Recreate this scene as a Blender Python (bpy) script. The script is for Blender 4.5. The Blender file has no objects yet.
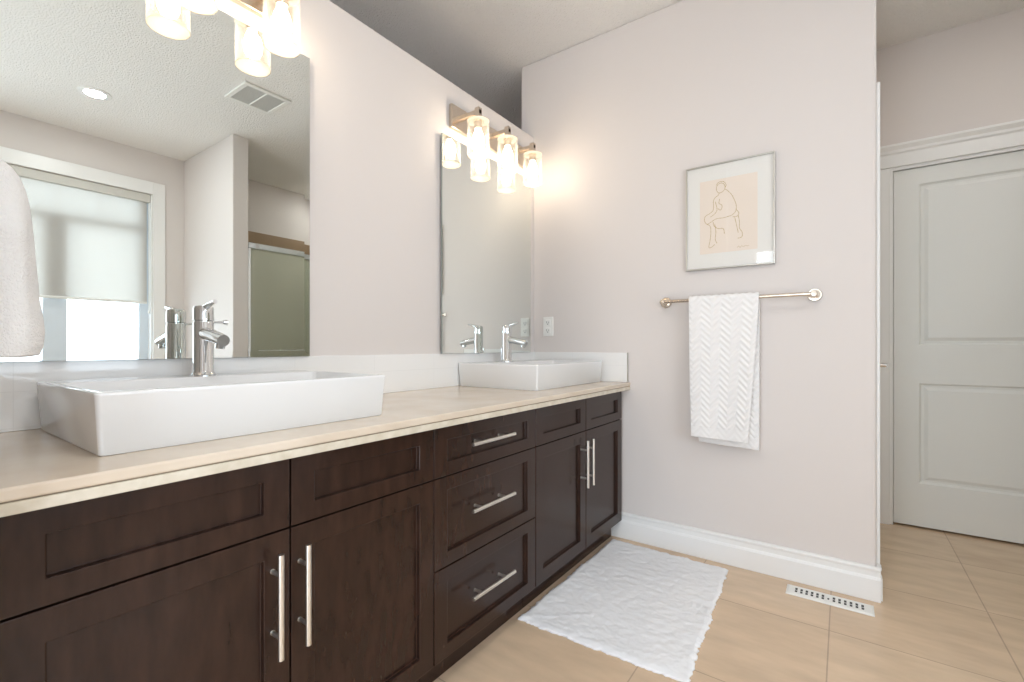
import bpy, bmesh, math, random
from mathutils import Vector, Matrix, noise

# ------------------------------------------------------------------ camera, sky, light, exposure
S = bpy.context.scene
COL = S.collection
random.seed(7)

cam_data = bpy.data.cameras.new('camera')
cam = bpy.data.objects.new('camera', cam_data)
COL.objects.link(cam)
cam.location = (1.5548, 0.0, 1.04)
cam.rotation_euler = (math.radians(90), 0, 0.6191)
cam_data.sensor_width = 36.0
cam_data.lens = 36.0 * 465.58 / 1024.0
cam_data.shift_y = 5.15 / 1024.0
cam_data.clip_start = 0.02
cam_data.clip_end = 200
S.camera = cam

world = bpy.data.worlds.new('sky')
S.world = world
world.use_nodes = True
bg = world.node_tree.nodes['Background']
bg.inputs[0].default_value = (0.84, 0.94, 1.04, 1)
bg.inputs[1].default_value = 5.0

S.view_settings.view_transform = 'Standard'
S.view_settings.look = 'None'
S.view_settings.gamma = 1.0
S.view_settings.use_curve_mapping = False
S.view_settings.exposure = 0.25
S.cycles.use_denoising = True
S.cycles.max_bounces = 14
S.cycles.diffuse_bounces = 8
S.cycles.glossy_bounces = 6
S.cycles.transparent_max_bounces = 16
S.cycles.transmission_bounces = 8
S.cycles.sample_clamp_indirect = 8
S.cycles.caustics_reflective = False
S.cycles.caustics_refractive = False


def area_light(name, loc, rot, sx, sy, power, color, portal=False, spread=180):
    l = bpy.data.lights.new(name, 'AREA')
    l.shape = 'RECTANGLE'
    l.size, l.size_y = sx, sy
    l.energy = power
    l.color = color
    l.spread = math.radians(spread)
    o = bpy.data.objects.new(name, l)
    COL.objects.link(o)
    o.location = loc
    o.rotation_euler = rot
    if portal:
        l.cycles.is_portal = True
    return o


# portal: guides the sky light through the window
area_light('window_portal', (3.74, 0.912, 1.455), (0, math.radians(90), 0), 1.91, 1.27, 1.0, (1, 1, 1), portal=True)

# portals of two unseen openings added for fill, in the side and rear walls
area_light('side_fill_portal', (3.74, -0.37, 1.56), (0, math.radians(90), 0), 1.70, 1.06, 1.0, (1, 1, 1), portal=True)
area_light('rear_fill_portal', (1.20, -1.12, 1.05), (math.radians(90), 0, 0), 0.9, 2.1, 1.0, (1, 1, 1), portal=True)

# ------------------------------------------------------------------ key measures (metres)
E = 2.417        # end wall
H = 2.794        # ceiling
XE = 1.664       # free edge of the end wall
XW = 3.583       # window wall
YP0, YP1 = 1.791, 1.915   # pier between window and shower
XP = 2.588       # pier tip
YF = 3.50        # far door wall
XF = 0.58        # cabinet fronts
ZT = 2.326       # top of the vanity wall
TP = 0.10        # its thickness
ZC = 0.845       # counter top


# ------------------------------------------------------------------ materials
def mat(name, color, rough=0.5, metal=0.0, spec=0.5, coat=0.0):
    m = bpy.data.materials.new(name)
    m.use_nodes = True
    b = m.node_tree.nodes['Principled BSDF']
    b.inputs['Base Color'].default_value = (*color, 1)
    b.inputs['Roughness'].default_value = rough
    b.inputs['Metallic'].default_value = metal
    b.inputs['Specular IOR Level'].default_value = spec
    b.inputs['Coat Weight'].default_value = coat
    return m


def nodes(m):
    return m.node_tree.nodes, m.node_tree.links, m.node_tree.nodes['Principled BSDF']


def add_bump(m, scale, strength, dist=0.002, detail=3, kind='noise'):
    n, l, b = nodes(m)
    tc = n.new('ShaderNodeTexCoord')
    if kind == 'voronoi':
        t = n.new('ShaderNodeTexVoronoi')
        t.inputs['Scale'].default_value = scale
        out = t.outputs['Distance']
    else:
        t = n.new('ShaderNodeTexNoise')
        t.inputs['Scale'].default_value = scale
        t.inputs['Detail'].default_value = detail
        out = t.outputs['Fac']
    l.new(tc.outputs['Object'], t.inputs['Vector'])
    bp = n.new('ShaderNodeBump')
    bp.inputs['Strength'].default_value = strength
    bp.inputs['Distance'].default_value = dist
    l.new(out, bp.inputs['Height'])
    l.new(bp.outputs['Normal'], b.inputs['Normal'])
    return t


def add_mottle(m, c0, c1, scale, lo=0.35, hi=0.65, stretch=(1, 1, 1), detail=5):
    n, l, b = nodes(m)
    tc = n.new('ShaderNodeTexCoord')
    mp = n.new('ShaderNodeMapping')
    mp.inputs['Scale'].default_value = stretch
    t = n.new('ShaderNodeTexNoise')
    t.inputs['Scale'].default_value = scale
    t.inputs['Detail'].default_value = detail
    r = n.new('ShaderNodeValToRGB')
    r.color_ramp.elements[0].position = lo
    r.color_ramp.elements[0].color = (*c0, 1)
    r.color_ramp.elements[1].position = hi
    r.color_ramp.elements[1].color = (*c1, 1)
    l.new(tc.outputs['Object'], mp.inputs['Vector'])
    l.new(mp.outputs['Vector'], t.inputs['Vector'])
    l.new(t.outputs['Fac'], r.inputs['Fac'])
    l.new(r.outputs['Color'], b.inputs['Base Color'])
    return r


M = {}
M['wall'] = mat('wall_paint', (0.70, 0.658, 0.633), 0.55, spec=0.3)
add_bump(M['wall'], 260, 0.10, 0.001)
M['ceiling'] = mat('ceiling_texture', (0.86, 0.845, 0.82), 0.9, spec=0.1)
add_bump(M['ceiling'], 110, 1.0, 0.009, detail=3)
M['white_paint'] = mat('white_trim_paint', (0.82, 0.82, 0.81), 0.32)
M['door_paint'] = mat('white_door_paint', (0.76, 0.77, 0.75), 0.38)
M['porcelain'] = mat('white_porcelain', (0.77, 0.78, 0.785), 0.08, coat=0.3)
M['plastic'] = mat('white_plastic', (0.83, 0.83, 0.80), 0.3)
M['slot'] = mat('dark_slot', (0.03, 0.03, 0.03), 0.6)
M['chrome'] = mat('chrome', (0.74, 0.76, 0.77), 0.04, 1.0)
M['nickel'] = mat('brushed_nickel', (0.66, 0.575, 0.48), 0.26, 1.0)
M['steel'] = mat('satin_steel', (0.80, 0.78, 0.74), 0.30, 1.0)
M['alu'] = mat('thin_frame_metal', (0.55, 0.53, 0.48), 0.35, 1.0)
M['wood'] = mat('espresso_wood', (0.05, 0.03, 0.024), 0.24, spec=0.38)
add_mottle(M['wood'], (0.019, 0.0082, 0.0054), (0.036, 0.0165, 0.0108), 16, 0.3, 0.72, (1.0, 2.2, 0.6))
M['carcass'] = mat('cabinet_inside', (0.012, 0.008, 0.007), 0.7, spec=0.2)
M['stone'] = mat('beige_stone', (0.62, 0.52, 0.41), 0.16)
add_mottle(M['stone'], (0.60, 0.505, 0.40), (0.68, 0.595, 0.49), 7, 0.3, 0.7, (1, 1, 1), 9)
M['stone_edge'] = mat('beige_stone_edge', (0.64, 0.56, 0.44), 0.25)
add_mottle(M['stone_edge'], (0.55, 0.49, 0.385), (0.69, 0.64, 0.545), 26, 0.3, 0.7, (1, 1, 1), 9)
M['glue'] = mat('seam', (0.20, 0.16, 0.11), 0.7)
M['terry'] = mat('white_terry', (0.83, 0.825, 0.82), 0.95, spec=0.1)
add_bump(M['terry'], 900, 0.15, 0.001)
M['terry_plain'] = mat('white_terry_loops', (0.83, 0.825, 0.82), 0.95, spec=0.1)
add_bump(M['terry_plain'], 300, 0.8, 0.004)
M['rug'] = mat('white_cotton', (0.84, 0.845, 0.86), 0.95, spec=0.1)
add_bump(M['rug'], 260, 0.5, 0.003)
M['paper_mat'] = mat('white_mat_board', (0.82, 0.81, 0.77), 0.8)
M['paper'] = mat('cream_paper', (0.84, 0.745, 0.65), 0.8)
M['ink'] = mat('ochre_ink', (0.50, 0.37, 0.13), 0.7)
M['shade_cassette'] = mat('grey_cassette', (0.58, 0.57, 0.53), 0.5)
M['vinyl'] = mat('window_vinyl', (0.68, 0.76, 0.84), 0.4)
M['tile_band'] = mat('brown_mosaic', (0.30, 0.21, 0.13), 0.35)
M['shower_tile'] = mat('shower_tile', (0.68, 0.66, 0.58), 0.3)
M['grille'] = mat('grey_grille', (0.62, 0.62, 0.60), 0.6)


def brick(m, w, h, mortar, c_tile, c_tile2, c_grout, axes='XY', shift=(0, 0), offset=0.0, bump=0.3, grain=None):
    n, l, b = nodes(m)
    tc = n.new('ShaderNodeTexCoord')
    sp = n.new('ShaderNodeSeparateXYZ')
    cb = n.new('ShaderNodeCombineXYZ')
    l.new(tc.outputs['Object'], sp.inputs[0])
    l.new(sp.outputs[axes[0]], cb.inputs[0])
    l.new(sp.outputs[axes[1]], cb.inputs[1])
    mp = n.new('ShaderNodeMapping')
    mp.inputs['Location'].default_value = (shift[0], shift[1], 0)
    l.new(cb.outputs[0], mp.inputs['Vector'])
    t = n.new('ShaderNodeTexBrick')
    t.offset = offset
    t.inputs['Scale'].default_value = 1.0
    t.inputs['Brick Width'].default_value = w
    t.inputs['Row Height'].default_value = h
    t.inputs['Mortar Size'].default_value = mortar
    t.inputs['Mortar Smooth'].default_value = 0.1
    t.inputs['Color1'].default_value = (*c_tile, 1)
    t.inputs['Color2'].default_value = (*c_tile2, 1)
    t.inputs['Mortar'].default_value = (*c_grout, 1)
    l.new(mp.outputs['Vector'], t.inputs['Vector'])
    out = t.outputs['Color']
    if grain:
        nz = n.new('ShaderNodeTexNoise')
        nz.inputs['Scale'].default_value = grain[0]
        nz.inputs['Detail'].default_value = 6
        mp2 = n.new('ShaderNodeMapping')
        mp2.inputs['Scale'].default_value = grain[2]
        l.new(tc.outputs['Object'], mp2.inputs['Vector'])
        l.new(mp2.outputs['Vector'], nz.inputs['Vector'])
        mr = n.new('ShaderNodeMapRange')
        mr.inputs['From Min'].default_value = 0.3
        mr.inputs['From Max'].default_value = 0.7
        mr.inputs['To Min'].default_value = 1 - grain[1]
        mr.inputs['To Max'].default_value = 1 + grain[1]
        l.new(nz.outputs['Fac'], mr.inputs['Value'])
        vm = n.new('ShaderNodeVectorMath')
        vm.operation = 'SCALE'
        l.new(out, vm.inputs[0])
        l.new(mr.outputs['Result'], vm.inputs['Scale'])
        out = vm.outputs[0]
    l.new(out, b.inputs['Base Color'])
    bp = n.new('ShaderNodeBump')
    bp.inputs['Strength'].default_value = bump
    bp.inputs['Distance'].default_value = 0.002
    bp.invert = True
    l.new(t.outputs['Fac'], bp.inputs['Height'])
    l.new(bp.outputs['Normal'], b.inputs['Normal'])


M['floor'] = mat('beige_floor_tile', (0.5, 0.4, 0.3), 0.16, spec=0.45)
brick(M['floor'], 0.501, 0.503, 0.0022, (0.63, 0.472, 0.328), (0.655, 0.497, 0.348), (0.45, 0.34, 0.245), 'XY',
      (-0.008 + 0.501, -0.048 + 0.503 * 4), grain=(5.0, 0.09, (1, 3.0, 1)))
M['splash'] = mat('white_splash_tile', (0.84, 0.84, 0.83), 0.06, coat=0.3)
brick(M['splash'], 0.335, 0.0835, 0.0011, (0.84, 0.84, 0.83), (0.83, 0.83, 0.82), (0.79, 0.79, 0.78), 'YZ', (0.05, 0.16), bump=0.15)
M['splash_side'] = mat('white_splash_tile_side', (0.84, 0.84, 0.83), 0.06, coat=0.3)
brick(M['splash_side'], 0.335, 0.0835, 0.0011, (0.84, 0.84, 0.83), (0.83, 0.83, 0.82), (0.79, 0.79, 0.78), 'XZ', (0.07, 0.16), bump=0.15)

# mirror silver
M['mirror'] = mat('mirror_silver', (0.85, 0.885, 0.86), 0.0, 1.0)
M['mirror_edge'] = mat('mirror_edge', (0.30, 0.34, 0.32), 0.2)


def glass_mat(name, tint, fres=1.45, rough=0.0, film=0.0, film_col=(1, 1, 1), rim=0.0):
    """clear pane: passes light straight through, mirrors by Fresnel, optional whitish film"""
    m = bpy.data.materials.new(name)
    m.use_nodes = True
    n, l = m.node_tree.nodes, m.node_tree.links
    n.remove(n['Principled BSDF'])
    tr = n.new('ShaderNodeBsdfTransparent')
    tr.inputs[0].default_value = (*tint, 1)
    gl = n.new('ShaderNodeBsdfGlossy')
    gl.inputs['Roughness'].default_value = rough
    gl.inputs['Color'].default_value = (1, 1, 1, 1)
    lw = n.new('ShaderNodeLayerWeight')
    lw.inputs['Blend'].default_value = 0.5
    pw = n.new('ShaderNodeMath')
    pw.operation = 'POWER'
    pw.inputs[1].default_value = 5.0
    l.new(lw.outputs['Facing'], pw.inputs[0])
    fr = n.new('ShaderNodeMath')
    fr.operation = 'MULTIPLY_ADD'
    r0 = ((fres - 1) / (fres + 1)) ** 2
    fr.inputs[1].default_value = 1 - r0
    fr.inputs[2].default_value = r0
    l.new(pw.outputs[0], fr.inputs[0])
    mx = n.new('ShaderNodeMixShader')
    l.new(fr.outputs[0], mx.inputs[0])
    l.new(tr.outputs[0], mx.inputs[1])
    l.new(gl.outputs[0], mx.inputs[2])
    last = mx.outputs[0]
    if film:
        tl = n.new('ShaderNodeBsdfTranslucent')
        tl.inputs[0].default_value = (*film_col, 1)
        df = n.new('ShaderNodeBsdfDiffuse')
        df.inputs[0].default_value = (*film_col, 1)
        m0 = n.new('ShaderNodeMixShader')
        m0.inputs[0].default_value = 0.5
        l.new(tl.outputs[0], m0.inputs[1])
        l.new(df.outputs[0], m0.inputs[2])
        m2 = n.new('ShaderNodeMixShader')
        m2.inputs[0].default_value = film
        if rim:
            p3 = n.new('ShaderNodeMath')
            p3.operation = 'POWER'
            p3.inputs[1].default_value = 2.5
            l.new(lw.outputs['Facing'], p3.inputs[0])
            ma = n.new('ShaderNodeMath')
            ma.operation = 'MULTIPLY_ADD'
            ma.inputs[1].default_value = rim
            ma.inputs[2].default_value = film
            l.new(p3.outputs[0], ma.inputs[0])
            l.new(ma.outputs[0], m2.inputs[0])
        l.new(last, m2.inputs[1])
        l.new(m0.outputs[0], m2.inputs[2])
        last = m2.outputs[0]
    l.new(last, n['Material Output'].inputs['Surface'])
    return m


M['pane'] = glass_mat('window_glass', (0.97, 0.99, 1.0))
M['picture_glass'] = glass_mat('picture_glass', (1, 1, 1), 1.4)
M['shower_glass'] = glass_mat('shower_glass', (0.90, 0.92, 0.88), 1.5, film=0.13, film_col=(0.85, 0.87, 0.82))
M['lamp_glass'] = glass_mat('lamp_glass', (0.97, 0.96, 0.94), 1.5, 0.03, film=0.02, film_col=(1, 0.97, 0.92), rim=0.18)  # whitish film and rim put lamp glow and bright outlines into the colour
M['lamp_rim'] = glass_mat('lamp_glass_rim', (1, 0.98, 0.95), 1.5, 0.05, film=0.42, film_col=(1, 0.97, 0.92))  # whitened ring stands in for the bright highlight along the glass lip
M['sheer'] = glass_mat('sheer_fabric', (0.9, 0.9, 0.9), 1.05, 0.5, film=0.87, film_col=(0.66, 0.63, 0.59))


def emit(name, col, s):
    m = bpy.data.materials.new(name)
    m.use_nodes = True
    n, l = m.node_tree.nodes, m.node_tree.links
    n.remove(n['Principled BSDF'])
    e = n.new('ShaderNodeEmission')
    e.inputs[0].default_value = (*col, 1)
    e.inputs[1].default_value = s
    l.new(e.outputs[0], n['Material Output'].inputs['Surface'])
    return m


M['bulb'] = emit('warm_bulb', (1.0, 0.85, 0.67), 34.0)
M['led'] = emit('downlight_lens', (1.0, 0.93, 0.82), 40.0)


# ------------------------------------------------------------------ helpers
def box(bm, x0, x1, y0, y1, z0, z1):
    vs = [bm.verts.new((x, y, z)) for x in (x0, x1) for y in (y0, y1) for z in (z0, z1)]
    for f in ((0, 1, 3, 2), (4, 6, 7, 5), (0, 4, 5, 1), (2, 3, 7, 6), (0, 2, 6, 4), (1, 5, 7, 3)):
        bm.faces.new([vs[i] for i in f])


def cyl(bm, p0, p1, r0, r1=None, seg=24, cap=True):
    p0, p1 = Vector(p0), Vector(p1)
    r1 = r0 if r1 is None else r1
    d = p1 - p0
    q = d.to_track_quat('Z', 'Y').to_matrix().to_4x4()
    m = Matrix.Translation((p0 + p1) / 2) @ q
    bmesh.ops.create_cone(bm, cap_ends=cap, segments=seg, radius1=r0, radius2=r1, depth=d.length, matrix=m)


def lathe(bm, c, prof, axis='Z', seg=32):
    """prof: (radius, offset along axis)"""
    rings = []
    for r, h in prof:
        ring = []
        for i in range(seg):
            a = 2 * math.pi * i / seg
            u, v = r * math.cos(a), r * math.sin(a)
            p = {'Z': (u, v, h), 'Y': (v, h, u), 'X': (h, u, v)}[axis]
            ring.append(bm.verts.new((c[0] + p[0], c[1] + p[1], c[2] + p[2])))
        rings.append(ring)
    for a, b in zip(rings, rings[1:]):
        for i in range(seg):
            j = (i + 1) % seg
            bm.faces.new((a[i], a[j], b[j], b[i]))
    if prof[0][0] > 1e-5:
        bm.faces.new(rings[0][::-1])
    if prof[-1][0] > 1e-5:
        bm.faces.new(rings[-1])


def sweep(bm, pts, r, seg=10):
    """round tube along points"""
    pts = [Vector(p) for p in pts]
    rings = []
    for i, p in enumerate(pts):
        t = (pts[min(i + 1, len(pts) - 1)] - pts[max(i - 1, 0)]).normalized()
        a = Vector((0, 0, 1)) if abs(t.z) < 0.9 else Vector((1, 0, 0))
        u = t.cross(a).normalized()
        v = t.cross(u)
        rr = r[i] if isinstance(r, (list, tuple)) else r
        rings.append([bm.verts.new(p + u * rr * math.cos(k * 2 * math.pi / seg) + v * rr * math.sin(k * 2 * math.pi / seg)) for k in range(seg)])
    for a, b in zip(rings, rings[1:]):
        for k in range(seg):
            bm.faces.new((a[k], a[(k + 1) % seg], b[(k + 1) % seg], b[k]))
    bm.faces.new(rings[0][::-1])
    bm.faces.new(rings[-1])


def extrude_profile(bm, prof, p0, p1, out):
    """prof: (distance out of the wall, height); run from p0 to p1 on the floor; out: unit vector"""
    out = Vector(out)
    ra = [bm.verts.new(Vector(p0) + out * d + Vector((0, 0, h))) for d, h in prof]
    rb = [bm.verts.new(Vector(p1) + out * d + Vector((0, 0, h))) for d, h in prof]
    n = len(prof)
    for i in range(n):
        j = (i + 1) % n
        bm.faces.new((ra[i], ra[j], rb[j], rb[i]))
    bm.faces.new(ra[::-1])
    bm.faces.new(rb)


def origin_of(o):
    v = Vector((0, 0, 0))
    while o:
        v += o.location
        o = o.parent
    return v


def obj(name, bm, m, parent=None, smooth=False, bevel=0.0, loc=None, seg=2):
    """link bm (world coordinates) as ONE mesh object"""
    bmesh.ops.recalc_face_normals(bm, faces=bm.faces[:])
    off = origin_of(parent) if parent else Vector(loc or (0, 0, 0))
    bmesh.ops.translate(bm, vec=-off, verts=bm.verts[:])
    me = bpy.data.meshes.new(name)
    bm.to_mesh(me)
    bm.free()
    me.materials.append(m)
    o = bpy.data.objects.new(name, me)
    COL.objects.link(o)
    if parent:
        o.parent = parent
    else:
        o.location = off
    if bevel:
        b = o.modifiers.new('bevel', 'BEVEL')
        b.width = bevel
        b.segments = seg
        b.limit_method = 'ANGLE'
        b.angle_limit = math.radians(40)
    if smooth:
        for p in me.polygons:
            p.use_smooth = True
        try:
            me.set_sharp_from_angle(angle=math.radians(38))
        except Exception:
            pass
    return o


def B():
    return bmesh.new()


def tag(o, label, cat, group=None):
    o['label'] = label
    o['category'] = cat
    if group:
        o['group'] = group
    return o


def thing(name, loc, label, cat, group=None):
    o = bpy.data.objects.new(name, None)
    o.empty_display_size = 0.1
    COL.objects.link(o)
    o.location = loc
    return tag(o, label, cat, group)


def copy_tree(o, parent=None):
    c = o.copy()
    COL.objects.link(c)
    c.parent = parent
    for ch in list(o.children):
        copy_tree(ch, c)
    return c


def struct(name, bm, m, parent=None, **k):
    o = obj(name, bm, m, parent, **k)
    o['kind'] = 'structure'
    return o


def boxes(*bs):
    bm = B()
    for b in bs:
        box(bm, *b)
    return bm


# ------------------------------------------------------------------ the room
struct('floor', boxes((-2.7, 3.80, -1.1, 3.62, -0.08, 0.0)), M['floor'])
struct('ceiling', boxes((-2.7, 3.80, -1.1, 3.62, H, H + 0.08)), M['ceiling'])
struct('wall_left', boxes((-TP, 0.0, -1.0, E, 0.0, ZT)), M['wall'], bevel=0.006)
struct('wall_end', boxes((-TP, XE, E, E + 0.115, 0.0, H)), M['wall'], bevel=0.012, seg=3)
struct('wall_passage', boxes((XE - 0.115, XE, E + 0.115, E + 0.19, 0.0, H), (XE - 0.115, XE, E + 0.19, YF - 0.16, 2.045, H),
                             (XE - 0.115, XE, YF - 0.16, YF, 0.0, H)), M['wall'])
struct('wall_far', boxes((XE - 0.115, 1.785, YF, YF + 0.1, 0, H), (1.785, 2.60, YF, YF + 0.1, 2.067, H), (2.60, 2.70, YF, YF + 0.1, 0, H), (1.7, 2.70, YF + 0.1, YF + 0.12, 0, H)), M['wall'])  # last box added behind the door to block sky light
struct('wall_alcove', boxes((0.0, 0.66, -0.02, 0.105, 0.0, H)), M['wall'], bevel=0.008)
struct('wall_rear', boxes((-2.7, -2.45, -1.1, -1.0, 0.0, H), (-1.75, 0.75, -1.1, -1.0, 0.0, H), (-2.45, -1.75, -1.1, -1.0, 0, 0.9), (-2.45, -1.75, -1.1, -1.0, 2.1, H), (1.65, 3.8, -1.1, -1.0, 0.0, H), (0.75, 1.65, -1.1, -1.0, 2.1, H)), M['wall'])  # unseen openings added: one for room fill, one to lighten the room beyond
WY0, WY1, WZ0, WZ1 = 0.28, 1.545, 0.50, 2.41
struct('wall_right', boxes((XW, XW + 0.16, -1.0, -0.90, 0, H), (XW, XW + 0.16, -0.90, 0.16, 0, 0.72), (XW, XW + 0.16, -0.90, 0.16, 2.41, H), (XW, XW + 0.16, 0.16, WY0, 0, H), (XW, XW + 0.16, WY1, 3.5, 0, H),  # gap nearest the rear wall is an unseen opening added for fill light
                           (XW, XW + 0.16, WY0, WY1, 0, WZ0), (XW, XW + 0.16, WY0, WY1, WZ1, H)), M['wall'])
struct('wall_pier', boxes((XP, XW, YP0, YP1, 0, H)), M['wall'], bevel=0.006)
struct('wall_shower', boxes((XP, XW, 3.40, 3.50, 0, H)), M['wall'])
# the room beyond the low vanity wall, lightened through an added opening
struct('wall_beyond', boxes((-2.7, -2.6, -1.0, 3.5, 0, H), (-2.6, -TP, 3.4, 3.5, 0, H), (-TP, XE - 0.115, YF, YF + 0.1, 0, H)), M['wall'])

# shower tile faces and the brown mosaic band
struct('trim_1', boxes((XW - 0.008, XW, YP1, 3.40, 0, 2.06), (XP + 0.06, XW - 0.008, YP1, YP1 + 0.008, 0, 2.06),
                       (XP + 0.06, XW - 0.008, 3.392, 3.40, 0, 2.06)), M['shower_tile'])
struct('trim_2', boxes((XW - 0.010, XW, YP1, 3.40, 2.06, 2.25), (XP + 0.06, XW - 0.010, YP1, YP1 + 0.010, 2.06, 2.25),
                       (XP + 0.06, XW - 0.010, 3.390, 3.40, 2.06, 2.25)), M['tile_band'])

# baseboard along the end wall, turning the corner into the passage
BPROF = [(0, 0), (0.020, 0), (0.020, 0.088), (0.016, 0.097), (0.013, 0.099), (0.013, 0.122), (0.017, 0.125), (0.017, 0.133), (0.010, 0.139), (0, 0.139)]
bm = B()
extrude_profile(bm, BPROF, (0.515, E, 0), (XE + 0.014, E, 0), (0, -1, 0))
extrude_profile(bm, BPROF, (XE, E, 0), (XE, E + 0.045, 0), (1, 0, 0))
struct('baseboard_end', bm, M['white_paint'], bevel=0.002)

# passage doorway: casing and a lever door seen edge on
bm = boxes((XE, XE + 0.014, E + 0.045, E + 0.125, 0, 2.14), (XE, XE + 0.014, E + 0.125, YF - 0.19, 2.05, 2.14), (XE, XE + 0.014, YF - 0.19, YF - 0.10, 0, 2.14))
struct('trim_3', bm, M['white_paint'], bevel=0.003)
d2 = struct('door_2', boxes((XE - 0.050, XE - 0.012, E + 0.192, YF - 0.162, 0.01, 2.043)), M['door_paint'], bevel=0.002)
bm = B()
cyl(bm, (XE - 0.012, 2.66, 0.955), (XE - 0.004, 2.66, 0.955), 0.026)
cyl(bm, (XE - 0.006, 2.66, 0.955), (XE + 0.045, 2.66, 0.955), 0.009)
cyl(bm, (XE + 0.042, 2.66, 0.955), (XE + 0.042, 2.78, 0.955), 0.009)
obj('door_handle', bm, M['chrome'], d2, smooth=True)


# far door
def panel_door(x0, x1, z0, z1, y, panels):
    """door in the XZ plane facing -Y with moulded panels"""
    bm = B()
    rec = 0.012
    ys, yb = y, y + 0.038
    xs = sorted({x0, x1, *[v for p in panels for v in p[:2]]})
    zs = sorted({z0, z1, *[v for p in panels for v in p[2:]]})
    for i in range(len(xs) - 1):
        for k in range(len(zs) - 1):
            c = ((xs[i] + xs[i + 1]) / 2, (zs[k] + zs[k + 1]) / 2)
            if any(p[0] < c[0] < p[1] and p[2] < c[1] < p[3] for p in panels):
                continue
            bm.faces.new([bm.verts.new((a, ys, b)) for a, b in ((xs[i], zs[k]), (xs[i + 1], zs[k]), (xs[i + 1], zs[k + 1]), (xs[i], zs[k + 1]))])
    for p in panels:
        rings = []
        for ins, dep in ((0, 0), (0.010, rec), (0.022, rec), (0.040, 0.003), (0.052, 0.003)):
            a0, a1, b0, b1 = p[0] + ins, p[1] - ins, p[2] + ins, p[3] - ins
            rings.append([bm.verts.new((a, ys + dep, b)) for a, b in ((a0, b0), (a1, b0), (a1, b1), (a0, b1))])
        for r, q in zip(rings, rings[1:]):
            for i in range(4):
                j = (i + 1) % 4
                bm.faces.new((r[i], r[j], q[j], q[i]))
        bm.faces.new(rings[-1])
    box(bm, x0, x1, ys + 0.0135, yb, z0, z1)
    for a, b in (((x0, z0), (x1, z0)), ((x1, z0), (x1, z1)), ((x1, z1), (x0, z1)), ((x0, z1), (x0, z0))):
        bm.faces.new([bm.verts.new(v) for v in ((a[0], ys, a[1]), (b[0], ys, b[1]), (b[0], ys + 0.0135, b[1]), (a[0], ys + 0.0135, a[1]))])
    bmesh.ops.remove_doubles(bm, verts=bm.verts[:], dist=1e-5)
    return bm


d1 = struct('door_1', panel_door(1.792, 2.594, 0.012, 2.058, YF + 0.012, [(1.905, 2.481, 1.046, 1.966), (1.905, 2.481, 0.257, 0.828)]), M['door_paint'])
bm = boxes((1.700, 1.772, YF - 0.018, YF, 0, 2.075), (2.612, 2.70, YF - 0.018, YF, 0, 2.075),
           (1.772, 1.789, YF - 0.004, YF + 0.01, 0, 2.062), (2.597, 2.612, YF - 0.004, YF + 0.01, 0, 2.062), (1.772, 2.612, YF - 0.004, YF + 0.01, 2.060, 2.078))
extrude_profile(bm, [(0, 2.078), (0.018, 2.078), (0.018, 2.150), (0.026, 2.158), (0.026, 2.172), (0.040, 2.192), (0.040, 2.204), (0, 2.204)],
                (1.690, YF, 0), (2.70, YF, 0), (0, -1, 0))
struct('trim_4', bm, M['white_paint'], bevel=0.002)

# ------------------------------------------------------------------ window, seen in the mirror
w1 = struct('window_1', boxes((XW + 0.07, XW + 0.14, WY0, WY0 + 0.085, WZ0, WZ1), (XW + 0.07, XW + 0.14, WY1 - 0.08, WY1, WZ0, WZ1),
                              (XW + 0.07, XW + 0.14, WY0 + 0.085, WY1 - 0.08, WZ0, WZ0 + 0.08), (XW + 0.07, XW + 0.14, WY0 + 0.085, WY1 - 0.08, WZ1 - 0.06, WZ1),
                              (XW + 0.07, XW + 0.14, 0.845, 0.988, WZ0 + 0.08, 2.055), (XW + 0.07, XW + 0.14, WY0 + 0.085, WY1 - 0.08, 2.055, 2.115)), M['vinyl'], bevel=0.004)
bm = boxes((XW + 0.095, XW + 0.10, WY0 + 0.05, WY1 - 0.05, WZ0 + 0.05, WZ1 - 0.03))
struct('window_pane', bm, M['pane'], w1)
bm = boxes(*[(XW + 0.088, XW + 0.107, y - 0.006, y + 0.006, 2.115, WZ1 - 0.06) for y in (0.63, 0.927, 1.195)])
struct('window_muntin', bm, M['vinyl'], w1)
cw = 0.092
bm = boxes((XW - 0.018, XW, WY1, WY1 + cw, WZ0 - 0.1, WZ1 + 0.11), (XW - 0.018, XW, WY0 - cw, WY0, WZ0 - 0.1, WZ1 + 0.11),
           (XW - 0.020, XW, WY0, WY1, WZ1, WZ1 + 0.11), (XW - 0.018, XW, WY0, WY1, WZ0 - 0.1, WZ0),
           (XW, XW + 0.07, WY0, WY0 + 0.012, WZ0, WZ1), (XW, XW + 0.07, WY1 - 0.012, WY1, WZ0, WZ1), (XW, XW + 0.07, WY0 + 0.012, WY1 - 0.012, WZ0, WZ0 + 0.012))
struct('trim_5', bm, M['white_paint'], bevel=0.003)

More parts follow.
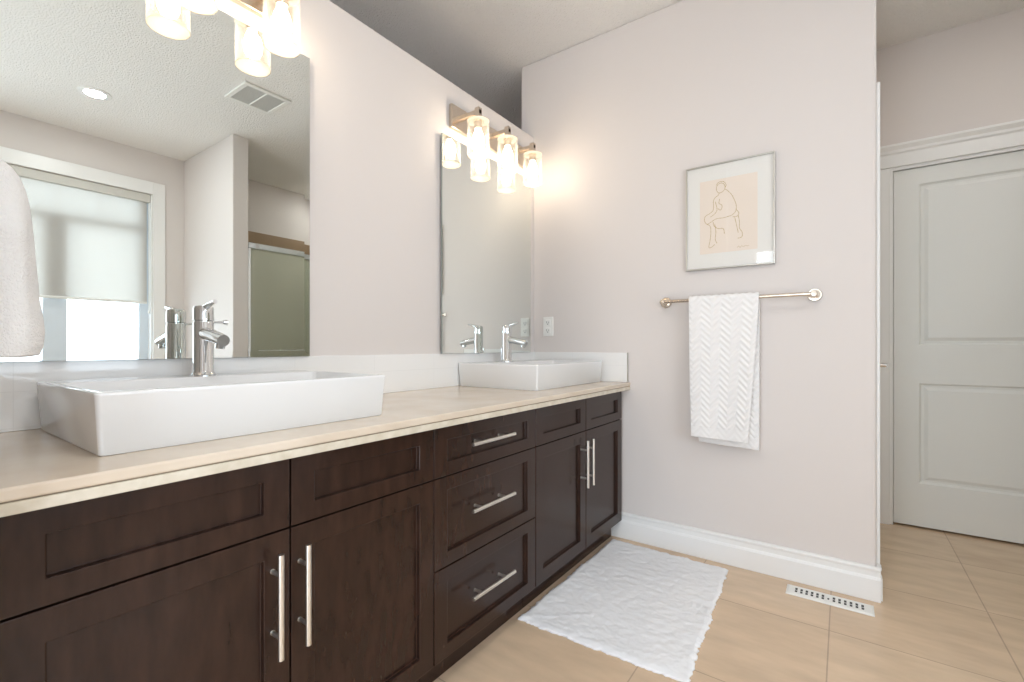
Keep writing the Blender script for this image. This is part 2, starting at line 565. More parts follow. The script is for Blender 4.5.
sh = thing('roller_shade', (XW + 0.03, 0.912, WZ1), 'sheer white roller shade half lowered over the window', 'window shade')
obj('cassette', boxes((XW + 0.004, XW + 0.055, WY0 + 0.014, WY1 - 0.014, WZ1 - 0.075, WZ1 - 0.001)), M['shade_cassette'], sh, bevel=0.006)
obj('sheer_fabric', boxes((XW + 0.030, XW + 0.0312, WY0 + 0.03, WY1 - 0.035, 1.44, WZ1 - 0.07)), M['sheer'], sh)
bm = B()
cyl(bm, (XW + 0.0306, WY0 + 0.03, 1.432), (XW + 0.0306, WY1 - 0.035, 1.432), 0.011)
obj('bottom_rail', bm, M['plastic'], sh, smooth=True)
bm = B()
cyl(bm, (XW + 0.012, WY1 - 0.022, 1.35), (XW + 0.012, WY1 - 0.022, WZ1 - 0.06), 0.002, seg=8)
cyl(bm, (XW + 0.024, WY1 - 0.022, 1.35), (XW + 0.024, WY1 - 0.022, WZ1 - 0.06), 0.002, seg=8)
cyl(bm, (XW + 0.018, WY1 - 0.022, 1.36), (XW + 0.018, WY1 - 0.022, 1.335), 0.009, seg=12)
obj('pull_chain', bm, M['plastic'], sh, smooth=True)

# ------------------------------------------------------------------ shower enclosure (in the mirror)
sd = thing('shower_door', (XP + 0.03, 2.66, 0), 'framed sliding glass shower door reflected in the large mirror', 'shower door')
obj('header_rail', boxes((XP + 0.005, XP + 0.055, YP1, 3.40, 1.875, 1.925)), M['chrome'], sd, bevel=0.008)
obj('curb', boxes((XP, XP + 0.09, YP1, 3.40, 0.0, 0.11)), M['shower_tile'], sd, bevel=0.01)
obj('glass_panel', boxes((XP + 0.012, XP + 0.018, YP1 + 0.01, 2.70, 0.115, 1.88)), M['shower_glass'], sd)
obj('glass_panel', boxes((XP + 0.040, XP + 0.046, 2.62, 3.39, 0.115, 1.88)), M['shower_glass'], sd)
obj('side_rail', boxes((XP + 0.005, XP + 0.05, YP1, YP1 + 0.022, 0.11, 1.875)), M['chrome'], sd, bevel=0.003)
bm = B()
cyl(bm, (XP - 0.04, YP1 + 0.06, 1.00), (XP - 0.04, 2.60, 1.00), 0.009)
cyl(bm, (XP - 0.04, YP1 + 0.09, 1.00), (XP + 0.012, YP1 + 0.09, 1.00), 0.008)
cyl(bm, (XP - 0.04, 2.56, 1.00), (XP + 0.012, 2.56, 1.00), 0.008)
obj('door_rail', bm, M['chrome'], sd, smooth=True)

# ------------------------------------------------------------------ cabinets
def shaker(bm, y0, y1, z0, z1, x=XF, fr=0.055, frz=0.052, rec=0.0125):
    """shaker front facing +X, frame round a recessed panel"""
    xb = x - 0.020
    rings = []
    for ins, inz, dx in ((0.0, 0.0, 0.0), (fr, frz, 0.0), (fr + 0.0006, frz + 0.0006, -rec)):
        rings.append([bm.verts.new((x + dx, a, b)) for a, b in ((y0 + ins, z0 + inz), (y1 - ins, z0 + inz), (y1 - ins, z1 - inz), (y0 + ins, z1 - inz))])
    for r, q in zip(rings, rings[1:]):
        for i in range(4):
            j = (i + 1) % 4
            bm.faces.new((r[i], r[j], q[j], q[i]))
    bm.faces.new(rings[-1])
    back = [bm.verts.new((xb, a, b)) for a, b in ((y0, z0), (y1, z0), (y1, z1), (y0, z1))]
    for i in range(4):
        j = (i + 1) % 4
        bm.faces.new((rings[0][i], back[i], back[j], rings[0][j]))
    bm.faces.new(back[::-1])


def bar_handle(parent, c, length, vertical):
    """bar pull: c = centre (y, z) on the front"""
    bm = B()
    d = Vector((0, 0, 1)) if vertical else Vector((0, 1, 0))
    c = Vector((XF + 0.035, c[0], c[1]))
    cyl(bm, c - d * length / 2, c + d * length / 2, 0.0060, seg=20)
    for s in (-1, 1):
        q = c + d * s * 0.064
        cyl(bm, q, q - Vector((0.035, 0, 0)), 0.0045, seg=14)
        cyl(bm, q - Vector((0.035, 0, 0)), q - Vector((0.0330, 0, 0)), 0.0052, seg=14)
    return obj('handle', bm, M['steel'], parent, smooth=True)


g = 0.0018
G0, G1, G2, G3, G4, G5 = 0.107, 0.5425, 0.976, 1.527, 1.960, 2.389
Z0, ZD2, ZD1, Z1 = 0.100, 0.376, 0.648, 0.800


def cabinet(name, label, y0, y1):
    t = thing(name, (XF - 0.28, (y0 + y1) / 2, 0), label, 'cabinet')
    obj('carcass', boxes((0.004, XF - 0.022, y0 + 0.002, y1 - 0.002, 0.098, 0.803)), M['carcass'], t)
    obj('toe_kick', boxes((XF - 0.078, XF - 0.062, y0 + 0.001, y1 - 0.001, 0.0, 0.098)), M['wood'], t)
    return t


def front(name, parent, y0, y1, z0, z1, m=M['wood']):
    bm = B()
    shaker(bm, y0 + g, y1 - g, z0 + g, z1 - g, frz=0.052 if name == 'door' else 0.041)
    return obj(name, bm, m, parent, bevel=0.0018)


c1 = cabinet('sink_cabinet', 'dark brown sink cabinet under the nearer, larger looking sink', G0, G2)
front('false_drawer_front', c1, G0, G1, ZD1, Z1)
front('false_drawer_front', c1, G1, G2, ZD1, Z1)
dr = front('door', c1, G0, G1, Z0, ZD1)
bar_handle(dr, (0.503, 0.504), 0.216, True)
dr = front('door', c1, G1, G2, Z0, ZD1)
bar_handle(dr, (0.563, 0.504), 0.216, True)

c2 = cabinet('drawer_cabinet', 'dark brown cabinet of three drawers between the two sinks', G2, G3)
for (a, b, hz) in ((ZD1, Z1, 0.733), (ZD2, ZD1, 0.524), (Z0, ZD2, 0.250)):
    dr = front('drawer', c2, G2, G3, a, b)
    bar_handle(dr, (1.224, hz), 0.226, False)

c3 = cabinet('sink_cabinet', 'dark brown sink cabinet at the end wall, behind the white mat', G3, G5)
front('false_drawer_front', c3, G3, G4, ZD1, Z1)
front('false_drawer_front', c3, G4, G5, ZD1, Z1)
dr = front('door', c3, G3, G4, Z0, ZD1)
bar_handle(dr, (1.910, 0.506), 0.212, True)
dr = front('door', c3, G4, G5, Z0, ZD1)
bar_handle(dr, (1.967, 0.506), 0.212, True)
obj('filler_strip', boxes((XF - 0.06, XF - 0.022, G5, E - 0.003, 0.098, 0.803)), M['wood'], c3)

# counter
ct = thing('countertop', (0.31, 1.26, 0.805), 'long beige stone countertop with a double edge', 'countertop')
obj('slab', boxes((0.0, 0.619, 0.106, E - 0.001, 0.8255, ZC)), M['stone'], ct, bevel=0.004, seg=3)
obj('edge_strip', boxes((0.560, 0.6175, 0.106, E - 0.001, 0.8055, 0.8235)), M['stone_edge'], ct, bevel=0.002)
obj('seam', boxes((0.02, 0.615, 0.107, E - 0.002, 0.8225, 0.8265)), M['glue'], ct)

bs = thing('backsplash', (0.006, 1.26, ZC), 'low white glossy tile backsplash running behind both sinks', 'backsplash')
obj('rear_tiles', boxes((0.0, 0.010, 0.106, E - 0.001, ZC + 0.0005, 1.0045)), M['splash'], bs, bevel=0.0008)
obj('end_tiles', boxes((0.010, 0.603, E - 0.011, E, ZC + 0.0005, 1.0045)), M['splash_side'], bs, bevel=0.0008)
obj('edge_trim', boxes((0.603, 0.6055, E - 0.012, E, ZC + 0.0005, 1.0055)), M['alu'], bs)


# ------------------------------------------------------------------ sinks
def rect(x0, x1, y0, y1, r, n=5):
    pts = []
    for cx_, cy_, a0 in ((x1 - r, y1 - r, 0), (x0 + r, y1 - r, 90), (x0 + r, y0 + r, 180), (x1 - r, y0 + r, 270)):
        for i in range(n + 1):
            a = math.radians(a0 + 90 * i / n)
            pts.append((cx_ + r * math.cos(a), cy_ + r * math.sin(a)))
    return pts


def vessel_sink(label, yc, w, dx=0.0):
    t = thing('vessel_sink', (0.24, yc, ZC), label, 'sink', 'rectangular vessel sinks on the counter')
    x0, x1, h = 0.014 + dx, 0.478 + dx, 0.114
    hw = w / 2
    bm = B()
    loops = []
    zt = ZC + h

    def loop(x0, x1, w2, r, z):
        loops.append([bm.verts.new((x, y, z)) for x, y in rect(x0, x1, yc - w2, yc + w2, r)])
    loop(x0 + 0.012, x1 - 0.010, hw - 0.010, 0.008, ZC + 0.0005)
    loop(x0 + 0.008, x1 - 0.008, hw - 0.008, 0.008, ZC + 0.003)
    loop(x0 + 0.001, x1 - 0.001, hw - 0.001, 0.008, zt - 0.008)
    loop(x0, x1, hw, 0.008, zt - 0.004)
    loop(x0 + 0.0012, x1 - 0.0012, hw - 0.0012, 0.008, zt - 0.0012)
    loop(x0 + 0.004, x1 - 0.004, hw - 0.004, 0.008, zt)
    bx = 0.165
    loop(bx, x1 - 0.014, hw - 0.014, 0.012, zt)
    loop(bx + 0.003, x1 - 0.017, hw - 0.017, 0.012, zt - 0.003)
    loop(bx + 0.012, x1 - 0.026, hw - 0.030, 0.03, zt - 0.075)
    loop(bx + 0.030, x1 - 0.044, hw - 0.055, 0.04, zt - 0.088)
    for a, b in zip(loops, loops[1:]):
        for i in range(len(a)):
            j = (i + 1) % len(a)
            bm.faces.new((a[i], a[j], b[j], b[i]))
    bm.faces.new(loops[0][::-1])
    bm.faces.new(loops[-1])
    obj('basin', bm, M['porcelain'], t, smooth=True)
    bm = B()
    lathe(bm, (0.30, yc, zt - 0.0885), [(0.031, 0.0), (0.031, 0.002), (0.026, 0.004), (0.020, 0.0035), (0.0, 0.005)])
    obj('drain', bm, M['chrome'], t, smooth=True)
    return t


vessel_sink('white rectangular vessel sink nearest the camera, below the larger looking mirror', 0.5525, 0.632, 0.022)
vessel_sink('white rectangular vessel sink at the far end, beside the end wall outlet', 2.036, 0.668)


# ------------------------------------------------------------------ faucets
def faucet(label, yc, side):
    zb = ZC + 0.114
    x = 0.116
    t = thing('faucet', (x, yc, zb), label, 'faucet', 'chrome single lever faucets')
    bm = B()
    lathe(bm, (x, yc, zb), [(0.030, 0.0), (0.030, 0.004), (0.0265, 0.008), (0.0245, 0.012), (0.0245, 0.146), (0.0238, 0.148), (0.0, 0.148)])
    obj('body', bm, M['chrome'], t, smooth=True)
    bm = B()
    lathe(bm, (x, yc, zb), [(0.0225, 0.1485), (0.0225, 0.1505), (0.0248, 0.152), (0.0248, 0.184), (0.0225, 0.190), (0.012, 0.193), (0.0, 0.1935)])
    obj('cap', bm, M['chrome'], t, smooth=True)
    bm = B()
    sweep(bm, [(x + 0.012, yc, zb + 0.186), (x + 0.032, yc, zb + 0.193), (x + 0.055, yc, zb + 0.198), (x + 0.073, yc, zb + 0.200)], [0.010, 0.0075, 0.0055, 0.0060], 12)
    obj('lever', bm, M['chrome'], t, smooth=True)
    bm = B()
    sweep(bm, [(x + 0.010, yc, zb + 0.116), (x + 0.05, yc, zb + 0.110), (x + 0.10, yc, zb + 0.100), (x + 0.122, yc, zb + 0.095)], [0.0185, 0.0175, 0.0160, 0.0155], 18)
    sp = obj('spout', bm, M['chrome'], t, smooth=True)
    bm = B()
    cyl(bm, (x + 0.106, yc, zb + 0.092), (x + 0.102, yc, zb + 0.076), 0.0115, seg=18)
    obj('aerator', bm, M['chrome'], sp, smooth=True)
    bm = B()
    cyl(bm, (x - 0.034, yc, zb), (x - 0.034, yc, zb + 0.06), 0.003, seg=10)
    cyl(bm, (x - 0.034, yc, zb + 0.058), (x - 0.034, yc, zb + 0.072), 0.006, 0.0045, seg=14)
    obj('lift_rod', bm, M['chrome'], t, smooth=True)
    if side:
        bm = B()
        cyl(bm, (x, yc + 0.018, zb + 0.148), (x, yc + 0.053, zb + 0.149), 0.0032, seg=10)
        cyl(bm, (x, yc + 0.050, zb + 0.149), (x, yc + 0.060, zb + 0.149), 0.0052, 0.0080, seg=14)
        obj('side_pin', bm, M['chrome'], t, smooth=True)
    return t


faucet('chrome faucet on the nearer sink, with a pin at its side', 0.552, True)
faucet('chrome faucet on the far sink in front of the narrow mirror', 1.972, False)


# ------------------------------------------------------------------ mirrors (bevelled rim)
def wall_mirror(label, y0, y1, z0, z1):
    bm = B()
    rings = []
    for ins, x in ((0.0, 0.012), (0.0, 0.0199), (0.020, 0.0205)):
        rings.append([bm.verts.new((x, a, b)) for a, b in ((y0 + ins, z0 + ins), (y1 - ins, z0 + ins), (y1 - ins, z1 - ins), (y0 + ins, z1 - ins))])
    bm.faces.new(rings[0][::-1])
    for k, (r, q) in enumerate(zip(rings, rings[1:])):
        for i in range(4):
            j = (i + 1) % 4
            f = bm.faces.new((r[i], r[j], q[j], q[i]))
            f.material_index = 0
            if k == 0:
                f.material_index = 1
    bm.faces.new(rings[-1])
    o = obj('wall_mirror', bm, M['mirror'], None, loc=(0.001, (y0 + y1) / 2, z0))
    o.data.materials.append(M['mirror_edge'])
    return tag(o, label, 'mirror', 'frameless bevelled wall mirrors')


wall_mirror('frameless mirror at the left, reflecting the window', 0.146, 0.924, 1.005, 2.056)
wall_mirror('frameless mirror by the end wall corner, reflecting plain wall', 1.591, 2.347, 1.005, 2.042)


# ------------------------------------------------------------------ vanity lights
def vanity_light(label, yc, dz):
    t = thing('vanity_light', (0.0, yc, 2.147), label, 'wall light', 'three lamp vanity lights above the mirrors')
    obj('backplate', boxes((0.0, 0.022, yc - 0.330, yc + 0.330, 2.088, 2.204)), M['nickel'], t, bevel=0.003)
    first = None
    for dy in (-0.242, 0.0, 0.242):
        if first is None:
            y = yc + dy
            arm = obj('arm', boxes((0.022, 0.126, y - 0.011, y + 0.011, 2.156, 2.178), (0.100, 0.126, y - 0.013, y + 0.013, 2.126, 2.188)), M['nickel'], t, bevel=0.002)
            bm = B()
            lathe(bm, (0.113, y, 0), [(0.0, 2.134), (0.024, 2.134), (0.024, 2.122), (0.019, 2.120), (0.019, 2.085), (0.0, 2.085)], seg=24)
            obj('socket', bm, M['nickel'], arm, smooth=True)
            bm = B()
            lathe(bm, (0.113, y, 0), [(0.023, 2.126), (0.051, 2.126), (0.053, 2.122), (0.053, 1.956), (0.0515, 1.954), (0.048, 1.956), (0.048, 2.119), (0.023, 2.120)], seg=40)
            bm.faces.ensure_lookup_table()
            obj('glass_shade', bm, M['lamp_glass'], arm, smooth=True)
            bm = B()
            lathe(bm, (0.113, y, 0), [(0.0, 2.088), (0.012, 2.086), (0.014, 2.078), (0.022, 2.060), (0.0285, 2.035), (0.0275, 2.012), (0.020, 1.996), (0.010, 1.990), (0.0, 1.988)], seg=24)
            obj('bulb', bm, M['bulb'], arm, smooth=True)
            for zr in (2.1235, 1.9555):
                bm = B()
                lathe(bm, (0.113, y, 0), [(0.0495 + 0.0042 * (1 + math.cos(a)) / 2 + 0.0, zr + 0.0022 * math.sin(a)) for a in [2 * math.pi * q / 10 for q in range(10)]], seg=40)
                obj('shade_rim', bm, M['lamp_rim'], arm, smooth=True)
            first = arm
        else:
            c = copy_tree(first, t)
            c.location.y += dy + 0.242
    t.location.z += dz
    return t


vanity_light('brushed nickel three lamp light above the nearer mirror, cut by the top of the frame', 0.532, 0.026)
vanity_light('brushed nickel three lamp light above the mirror in the corner', 1.984, 0.006)

# ------------------------------------------------------------------ outlet
t = thing('wall_outlet', (0.103, E, 1.158), 'white electrical outlet on the end wall above the far sink', 'outlet')
obj('cover_plate', boxes((0.068, 0.138, E - 0.006, E, 1.100, 1.216)), M['plastic'], t, bevel=0.003)
for zc_ in (1.134, 1.182):
    rc = obj('receptacle', boxes((0.086, 0.120, E - 0.0085, E - 0.004, zc_ - 0.017, zc_ + 0.017)), M['plastic'], t, bevel=0.003)
    obj('slots', boxes((0.0945, 0.0965, E - 0.0095, E - 0.007, zc_ - 0.004, zc_ + 0.008), (0.1095, 0.1115, E - 0.0095, E - 0.007, zc_ - 0.004, zc_ + 0.006),
                       (0.1005, 0.1055, E - 0.0095, E - 0.007, zc_ - 0.012, zc_ - 0.007)), M['slot'], rc)

# ------------------------------------------------------------------ framed drawing
PX0, PX1, PZ0, PZ1 = 0.912, 1.302, 1.415, 1.922
t = thing('framed_picture', ((PX0 + PX1) / 2, E, PZ0), 'thin framed line drawing of a seated figure on the end wall', 'picture')
fw = 0.006
obj('frame', boxes((PX0, PX0 + fw, E - 0.020, E, PZ0, PZ1), (PX1 - fw, PX1, E - 0.020, E, PZ0, PZ1),
                   (PX0 + fw, PX1 - fw, E - 0.020, E, PZ0, PZ0 + fw), (PX0 + fw, PX1 - fw, E - 0.020, E, PZ1 - fw, PZ1)), M['alu'], t, bevel=0.001)
obj('mat_board', boxes((PX0 + fw, PX1 - fw, E - 0.011, E - 0.001, PZ0 + fw, PZ1 - fw)), M['paper_mat'], t)
AX0, AX1, AZ0, AZ1 = 0.978, 1.231, 1.490, 1.845
pp = obj('drawing_paper', boxes((AX0, AX1, E - 0.0122, E - 0.0105, AZ0, AZ1)), M['paper'], t)
obj('glazing', boxes((PX0 + fw, PX1 - fw, E - 0.0175, E - 0.0160, PZ0 + fw, PZ1 - fw)), M['picture_glass'], t)


def spline(pts, n=8):
    out = []
    P = [pts[0]] + list(pts) + [pts[-1]]
    for i in range(1, len(P) - 2):
        p0, p1, p2, p3 = [Vector((*q, 0)) for q in P[i - 1:i + 3]]
        for k in range(n):
            u = k / n
            out.append(0.5 * ((2 * p1) + (p2 - p0) * u + (2 * p0 - 5 * p1 + 4 * p2 - p3) * u * u + (3 * p1 - p0 - 3 * p2 + p3) * u ** 3))
    out.append(Vector((*pts[-1], 0)))
    return out


# strokes in paper units (0..1 across, 0..1 up)
STROKES = [
    [(.33, .93), (.30, .89), (.31, .84), (.35, .81), (.41, .82), (.45, .86), (.44, .91), (.39, .94), (.33, .93)],        # head
    [(.30, .92), (.34, .955), (.42, .955), (.47, .91), (.455, .87)],                                                     # hair
    [(.35, .81), (.33, .78), (.27, .75), (.245, .70), (.25, .64), (.235, .58), (.17, .545)],                           # near shoulder and arm
    [(.45, .85), (.50, .82), (.565, .76), (.61, .69), (.645, .61), (.635, .53), (.57, .485), (.50, .475)],               # back and hip
    [(.28, .70), (.30, .64), (.31, .58), (.26, .53), (.19, .50)],                                                        # forearm
    [(.36, .73), (.345, .67), (.39, .645), (.40, .61), (.37, .575), (.33, .60)],                                        # front of the body
    [(.17, .545), (.10, .52), (.085, .46), (.13, .41), (.20, .43), (.30, .465), (.42, .465), (.52, .475)],               # thigh and knee
    [(.13, .41), (.19, .37), (.20, .28), (.185, .18), (.165, .09), (.21, .085), (.27, .12)],                            # shin and foot
    [(.24, .43), (.26, .37), (.33, .33), (.42, .32), (.44, .25)],
    [(.27, .40), (.29, .29), (.28, .19), (.31, .13)],
    [(.68, .47), (.70, .38), (.70, .30), (.745, .24), (.74, .18), (.67, .165)],                                         # stool side
    [(.645, .55), (.69, .50), (.66, .46), (.58, .46)],
    [(.62, .45), (.655, .33), (.68, .24)],
    [(.66, .045), (.69, .06), (.71, .04), (.74, .06), (.77, .045), (.80, .06), (.83, .05), (.86, .055)],                # scribble
]
bm = B()
for st in STROKES:
    pts = spline(st)
    w = 0.0011 if st[0][1] > 0.1 else 0.0006
    prev = None
    for i, p in enumerate(pts):
        d = (pts[min(i + 1, len(pts) - 1)] - pts[max(i - 1, 0)])
        d = Vector((d.x * (AX1 - AX0), d.y * (AZ1 - AZ0), 0)).normalized()
        nrm = Vector((-d.y, d.x, 0)) * w * (0.7 + 0.5 * abs(math.sin(i * 0.7 + st[0][0] * 9)))
        c = Vector((AX0 + p.x * (AX1 - AX0), AZ0 + p.y * (AZ1 - AZ0), 0))
        a, b = c + nrm, c - nrm
        cur = (bm.verts.new((a.x, E - 0.0126, a.y)), bm.verts.new((b.x, E - 0.0126, b.y)))
        if prev:
            bm.faces.new((prev[0], prev[1], cur[1], cur[0]))
        prev = cur
obj('line_drawing', bm, M['ink'], pp)

# ------------------------------------------------------------------ towel bar and chevron towel
YB, ZB = E - 0.062, 1.263
t = thing('towel_bar', (1.11, E, ZB), 'brushed nickel towel bar on the end wall under the picture', 'towel bar')
BX0, BX1 = 0.810, 1.452
bm = B()
cyl(bm, (BX0 - 0.012, YB, ZB), (BX1 + 0.012, YB, ZB), 0.0085, seg=20)
obj('bar', bm, M['nickel'], t, smooth=True)
for x in (BX0, BX1):
    bm = B()
    lathe(bm, (x, E, ZB), [(0.0, 0.0), (0.0275, 0.0), (0.0275, -0.007), (0.0255, -0.009), (0.020, -0.009), (0.0125, -0.011), (0.0125, -0.070), (0.0105, -0.0735), (0.0, -0.0745)], axis='Y', seg=40)
    obj('mount', bm, M['nickel'], t, smooth=True)


def chevron_towel():
    x0, x1 = 0.942, 1.245
    nu = 150
    bm = B()
    zf, zbk = 0.612, 0.578       # front and back hems
    r = 0.0165
    # profile from front hem up, over the bar, down to the back hem
    prof = []
    nf = 210
    top = ZB + 0.002
    for i in range(nf + 1):
        prof.append(('f', i / nf))
    for i in range(1, 12):
        prof.append(('t', i / 12))
    for i in range(nf + 1):
        prof.append(('b', i / nf))
    rows = []
    for kind, s in prof:
        row = []
        for j in range(nu + 1):
            u = j / nu
            if kind == 'f':
                z = zf + (top - zf) * s
                hang = (1 - s)
                wl = x0 + 0.012 * hang ** 1.5
                wr = x1 - 0.042 * hang ** 1.2
                y = YB - r - 0.006 * hang - 0.004 * math.sin(u * 7 + 0.6) * hang - 0.010 * hang * u
                nx = (0, -1, 0)
                arc = (top - z)
                z += 0.010 * (u - 0.5) * hang
                z -= 0.016 * hang * u
            elif kind == 't':
                a = math.pi * s
                wl, wr = x0, x1
                y = YB - r * math.cos(a)
                z = top + r * math.sin(a)
                nx = (0, -math.cos(a), math.sin(a))
                arc = -0.03 * s
            else:
                z = top - (top - zbk) * s
                hang = s
                wl = x0 + 0.040 * hang ** 1.6
                wr = x1 - 0.002 * hang
                y = YB + r + 0.004 * hang - 0.003 * math.sin(u * 6) * hang
                nx = (0, 1, 0)
                arc = (top - z) + 0.06
                z -= 0.012 * hang * u
            x = wl + (wr - wl) * u
            # chevron ridges
            cell = 0.089
            ph = abs(((u * 0.303 / cell + 0.35) % 1.0) - 0.5) * 2        # 0..1 zig
            v = (arc + ph * 0.039) / 0.0290
            ridge = 0.5 + 0.5 * math.cos(2 * math.pi * v)
            amp = 0.0030
            if kind == 'f' and z < zf + 0.045:
                amp = 0.0010
            if kind == 'b' and z < zbk + 0.04:
                amp = 0.0010
            e = min(u, 1 - u)
            amp *= min(1, e / 0.02)
            dv = Vector(nx) * ridge * amp
            row.append(bm.verts.new(Vector((x, y, z)) + dv))
        rows.append(row)
    for a, b in zip(rows, rows[1:]):
        for j in range(nu):
            bm.faces.new((a[j], a[j + 1], b[j + 1], b[j]))
    o = obj('bath_towel', bm, M['terry'], None, smooth=False, loc=(1.08, YB, 0.6))
    for p in o.data.polygons:
        p.use_smooth = True
    s = o.modifiers.new('thickness', 'SOLIDIFY')
    s.thickness = 0.008
    s.offset = -1
    return tag(o, 'white chevron textured towel hanging on the towel bar', 'towel')


chevron_towel()

# ------------------------------------------------------------------ towel at the left edge, against the alcove wall
TX = 0.42
TX = 0.42


def hand_towel():
    # height, far side of the bulge (y)
    prof = [(1.0225, 0.158), (1.0250, 0.1715), (1.040, 0.1765), (1.063, 0.1790), (1.088, 0.1770), (1.114, 0.1735), (1.144, 0.1715), (1.174, 0.1695), (1.206, 0.1675), (1.248, 0.1650),
            (1.275, 0.1630), (1.296, 0.1590), (1.315, 0.1530), (1.329, 0.1440), (1.336, 0.1350), (1.339, 0.125)]
    bm = B()
    seg = 72
    rings = []
    N = 90
    for k in range(N + 1):
        q = k / N * (len(prof) - 1)
        i = min(int(q), len(prof) - 2)
        f = q - i
        f = f * f * (3 - 2 * f) * 0.5 + f * 0.5
        z = prof[i][0] * (1 - f) + prof[i + 1][0] * f
        ym = prof[i][1] * (1 - f) + prof[i + 1][1] * f
        hx = 0.110 - 0.05 * max(0, (z - 1.22) / 0.11)
        yc = 0.106
        ring = []
        for s in range(seg):
            a = 2 * math.pi * s / seg
            ca, sa = math.cos(a), math.sin(a)
            ex = 0.62
            x = TX + hx * math.copysign(abs(ca) ** ex, ca)
            y = yc + (ym - yc) * (abs(sa) ** ex if sa > 0 else 0.0)
            if sa > 0.05:
                y += 0.0035 * math.sin(x * 75 + z * 4) * sa
                y += 0.0025 * noise.noise(Vector((x * 14, y * 14, z * 10)))
            ring.append(bm.verts.new((x, y, z)))
        rings.append(ring)
    for a, b in zip(rings, rings[1:]):
        for s in range(seg):
            j = (s + 1) % seg
            bm.faces.new((a[s], a[j], b[j], b[s]))
    bm.faces.new(rings[0][::-1])
    bm.faces.new(rings[-1])
    o = obj('hand_towel', bm, M['terry_plain'], None, loc=(TX, 0.108, 1.0225))
    for p in o.data.polygons:
        p.use_smooth = True
    return tag(o, 'plain white towel hanging at the left edge of the frame', 'towel')


hand_towel()

# ------------------------------------------------------------------ bath mat
def bath_mat():
    bm = B()
    nx, ny = 130, 190
    c = [Vector((0.545, 1.455)), Vector((1.165, 1.478)), Vector((1.118, 2.340)), Vector((0.548, 2.352))]
    grid = []
    for i in range(nx + 1):
        u = i / nx
        row = []
        for j in range(ny + 1):
            v = j / ny
            p = c[0] * (1 - u) * (1 - v) + c[1] * u * (1 - v) + c[2] * u * v + c[3] * (1 - u) * v
            e = min(u, 1 - u, v, 1 - v)
            en = noise.noise(Vector((p.x * 38, p.y * 38, 3.0)))
            edge = max(0, 1 - min(u, 1 - u) * 0.6 / 0.02), max(0, 1 - min(v, 1 - v) * 0.88 / 0.02)
            q = Vector((p.x, p.y))
            su = -1 if u < .5 else 1
            sv = -1 if v < .5 else 1
            q.x += su * edge[0] * (0.008 * en + 0.006 * noise.noise(Vector((p.x * 9, p.y * 110, 4.0)))) + 0.003 * math.sin(p.y * 21 + 1.0) * (abs(u - .5) * 2) ** 4
            q.y += sv * edge[1] * 0.006 * noise.noise(Vector((p.x * 110, 3.0, p.y * 9))) + sv * edge[1] * 0.006 * noise.noise(Vector((p.x * 38, 7.0, p.y * 38))) - 0.004 * (abs(v - .5) * 2) ** 4 * abs(math.sin(p.x * 17))
            puff = min(1, e / 0.025)
            h = 0.0065 * puff ** 0.6
            h += 0.0026 * puff * noise.noise(Vector((p.x * 26, p.y * 34, 0.0)))
            h += 0.0016 * puff * noise.noise(Vector((p.x * 70, p.y * 80, 5.0)))
            h += 0.0030 * puff * noise.noise(Vector((p.x * 7, p.y * 9, 2.0)))
            # lifted ruffles along the rim
            h += 0.006 * max(0, 1 - e / 0.05) * max(0, noise.noise(Vector((p.x * 20, p.y * 20, 9.0))))
            row.append(bm.verts.new((q.x, q.y, max(0.0035, 0.004 + h))))
        grid.append(row)
    for i in range(nx):
        for j in range(ny):
            bm.faces.new((grid[i][j], grid[i + 1][j], grid[i + 1][j + 1], grid[i][j + 1]))
    rim = [grid[i][0] for i in range(nx + 1)] + [grid[nx][j] for j in range(1, ny + 1)] + [grid[i][ny] for i in range(nx - 1, -1, -1)] + [grid[0][j] for j in range(ny - 1, 0, -1)]
    low = [bm.verts.new((v.co.x, v.co.y, 0.0006)) for v in rim]
    for k in range(len(rim)):
        j = (k + 1) % len(rim)
        bm.faces.new((rim[k], low[k], low[j], rim[j]))
    bm.faces.new(low)
    o = obj('bath_mat', bm, M['rug'], None, loc=(0.85, 1.9, 0))
    for p in o.data.polygons:
        p.use_smooth = True
    return tag(o, 'white crinkled cotton bath mat on the tile floor', 'mat')


bath_mat()

# ------------------------------------------------------------------ floor register
RX0, RX1, RY0, RY1 = 1.355, 1.652, 2.262, 2.352
t = thing('floor_register', ((RX0 + RX1) / 2, (RY0 + RY1) / 2, 0), 'white slotted air register in the floor by the baseboard', 'vent')
bm = B()
loops = []
for ins, z in ((0, 0.0005), (0, 0.003), (0.008, 0.0065), (0.018, 0.0065)):
    loops.append([bm.verts.new((x, y, z)) for x, y in ((RX0 + ins, RY0 + ins), (RX1 - ins, RY0 + ins), (RX1 - ins, RY1 - ins), (RX0 + ins, RY1 - ins))])
for a, b in zip(loops, loops[1:]):
    for i in range(4):
        bm.faces.new((a[i], a[(i + 1) % 4], b[(i + 1) % 4], b[i]))
bm.faces.new(loops[-1])
bm.faces.new(loops[0][::-1])
obj('plate', bm, M['plastic'], t)
bm = B()
for k in range(13):
    x = RX0 + 0.036 + k * (RX1 - RX0 - 0.072) / 12
    if k == 6:
        box(bm, x - 0.003, x + 0.003, RY0 + 0.032, RY0 + 0.046, 0.0055, 0.0069)
        continue
    for (a, b) in ((RY0 + 0.024, RY0 + 0.040), (RY0 + 0.045, RY0 + 0.064)):
        box(bm, x - 0.0042, x + 0.0042, a, b, 0.0055, 0.0069)
obj('slots', bm, M['slot'], t)

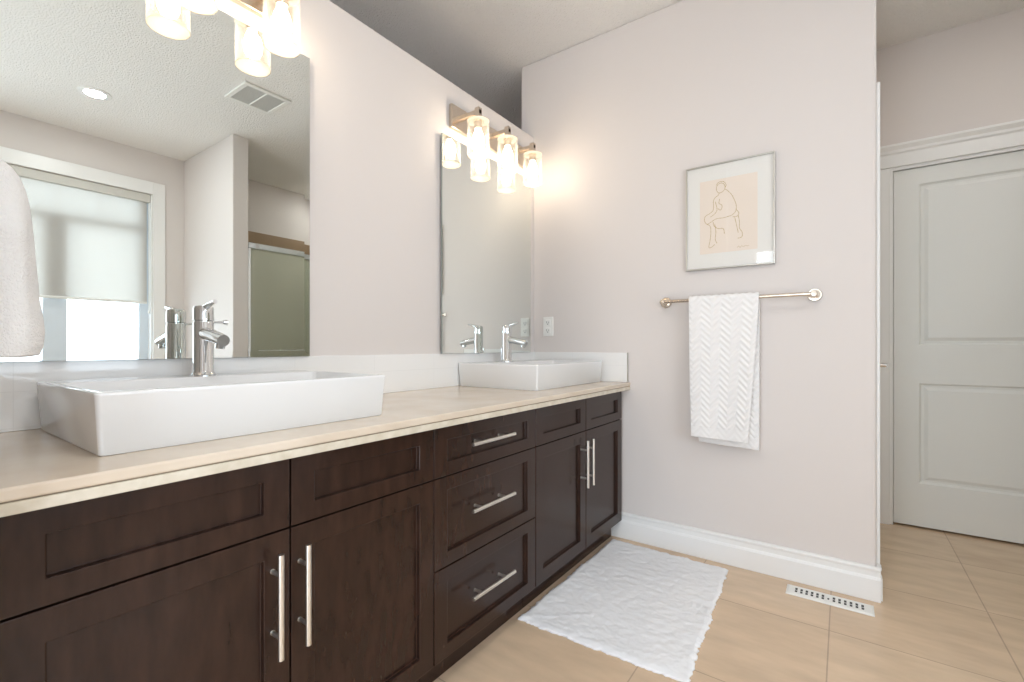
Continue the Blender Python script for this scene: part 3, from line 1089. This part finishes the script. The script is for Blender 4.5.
# ------------------------------------------------------------------ ceiling fittings seen in the mirror, and added unseen downlights
t = thing('recessed_light', (2.715, 0.95, H), 'round recessed ceiling light reflected in the large mirror', 'ceiling light')
bm = B()
lathe(bm, (2.715, 0.95, H), [(0.060, -0.001), (0.060, -0.006), (0.085, -0.007), (0.092, -0.003), (0.092, 0.0), (0.060, 0.0)], seg=40)
obj('trim_ring', bm, M['white_paint'], t, smooth=True)
bm = B()
lathe(bm, (2.715, 0.95, H), [(0.0, -0.0005), (0.059, -0.0005), (0.059, -0.0045), (0.0, -0.0045)], seg=40)
obj('lens', bm, M['led'], t)



def downlight(x, y, power):
    l = bpy.data.lights.new('downlight', 'AREA')
    l.shape = 'DISK'
    l.size = 0.11
    l.energy = power
    l.color = (0.97, 0.985, 1.0)
    o = bpy.data.objects.new('downlight', l)
    COL.objects.link(o)
    o.location = (x, y, H - 0.008)


downlight(2.715, 0.95, 5)
c = copy_tree(t)  # copy of the seen fitting, added to brighten the shower
c.location = (3.10, 3.18, H)
c['label'] = 'round recessed fill light added inside the shower, unseen'
downlight(3.10, 3.18, 3)
for x, y, pw, lab in ((1.40, 0.50, 6, 'round recessed fill light added over the middle of the bathroom floor, unseen'), (2.12, 2.62, 0.4, 'round recessed fill light added over the passage to the white door, unseen')):  # unseen lights added to brighten the floor and the passage
    c = copy_tree(t)
    c.location = (x, y, H)
    c['label'] = lab
    downlight(x, y, pw)

t = thing('ceiling_vent', (1.856, 1.638, H), 'square exhaust fan grille on the ceiling, reflected in the large mirror', 'vent')
vx0, vx1, vy0, vy1 = 1.70, 2.01, 1.48, 1.795
bm = boxes((vx0, vx0 + 0.03, vy0, vy1, H - 0.014, H), (vx1 - 0.03, vx1, vy0, vy1, H - 0.014, H), (vx0 + 0.03, vx1 - 0.03, vy0, vy0 + 0.03, H - 0.014, H),
           (vx0 + 0.03, vx1 - 0.03, vy1 - 0.03, vy1, H - 0.014, H), (vx0 + 0.03, vx1 - 0.03, 1.633, 1.643, H - 0.014, H))
obj('frame', bm, M['plastic'], t, bevel=0.004)
bm = B()
for k in range(16):
    x = vx0 + 0.036 + k * 0.016
    box(bm, x, x + 0.008, vy0 + 0.03, 1.633, H - 0.010, H - 0.002)
    box(bm, x, x + 0.008, 1.643, vy1 - 0.03, H - 0.010, H - 0.002)
obj('slats', bm, M['grille'], t)
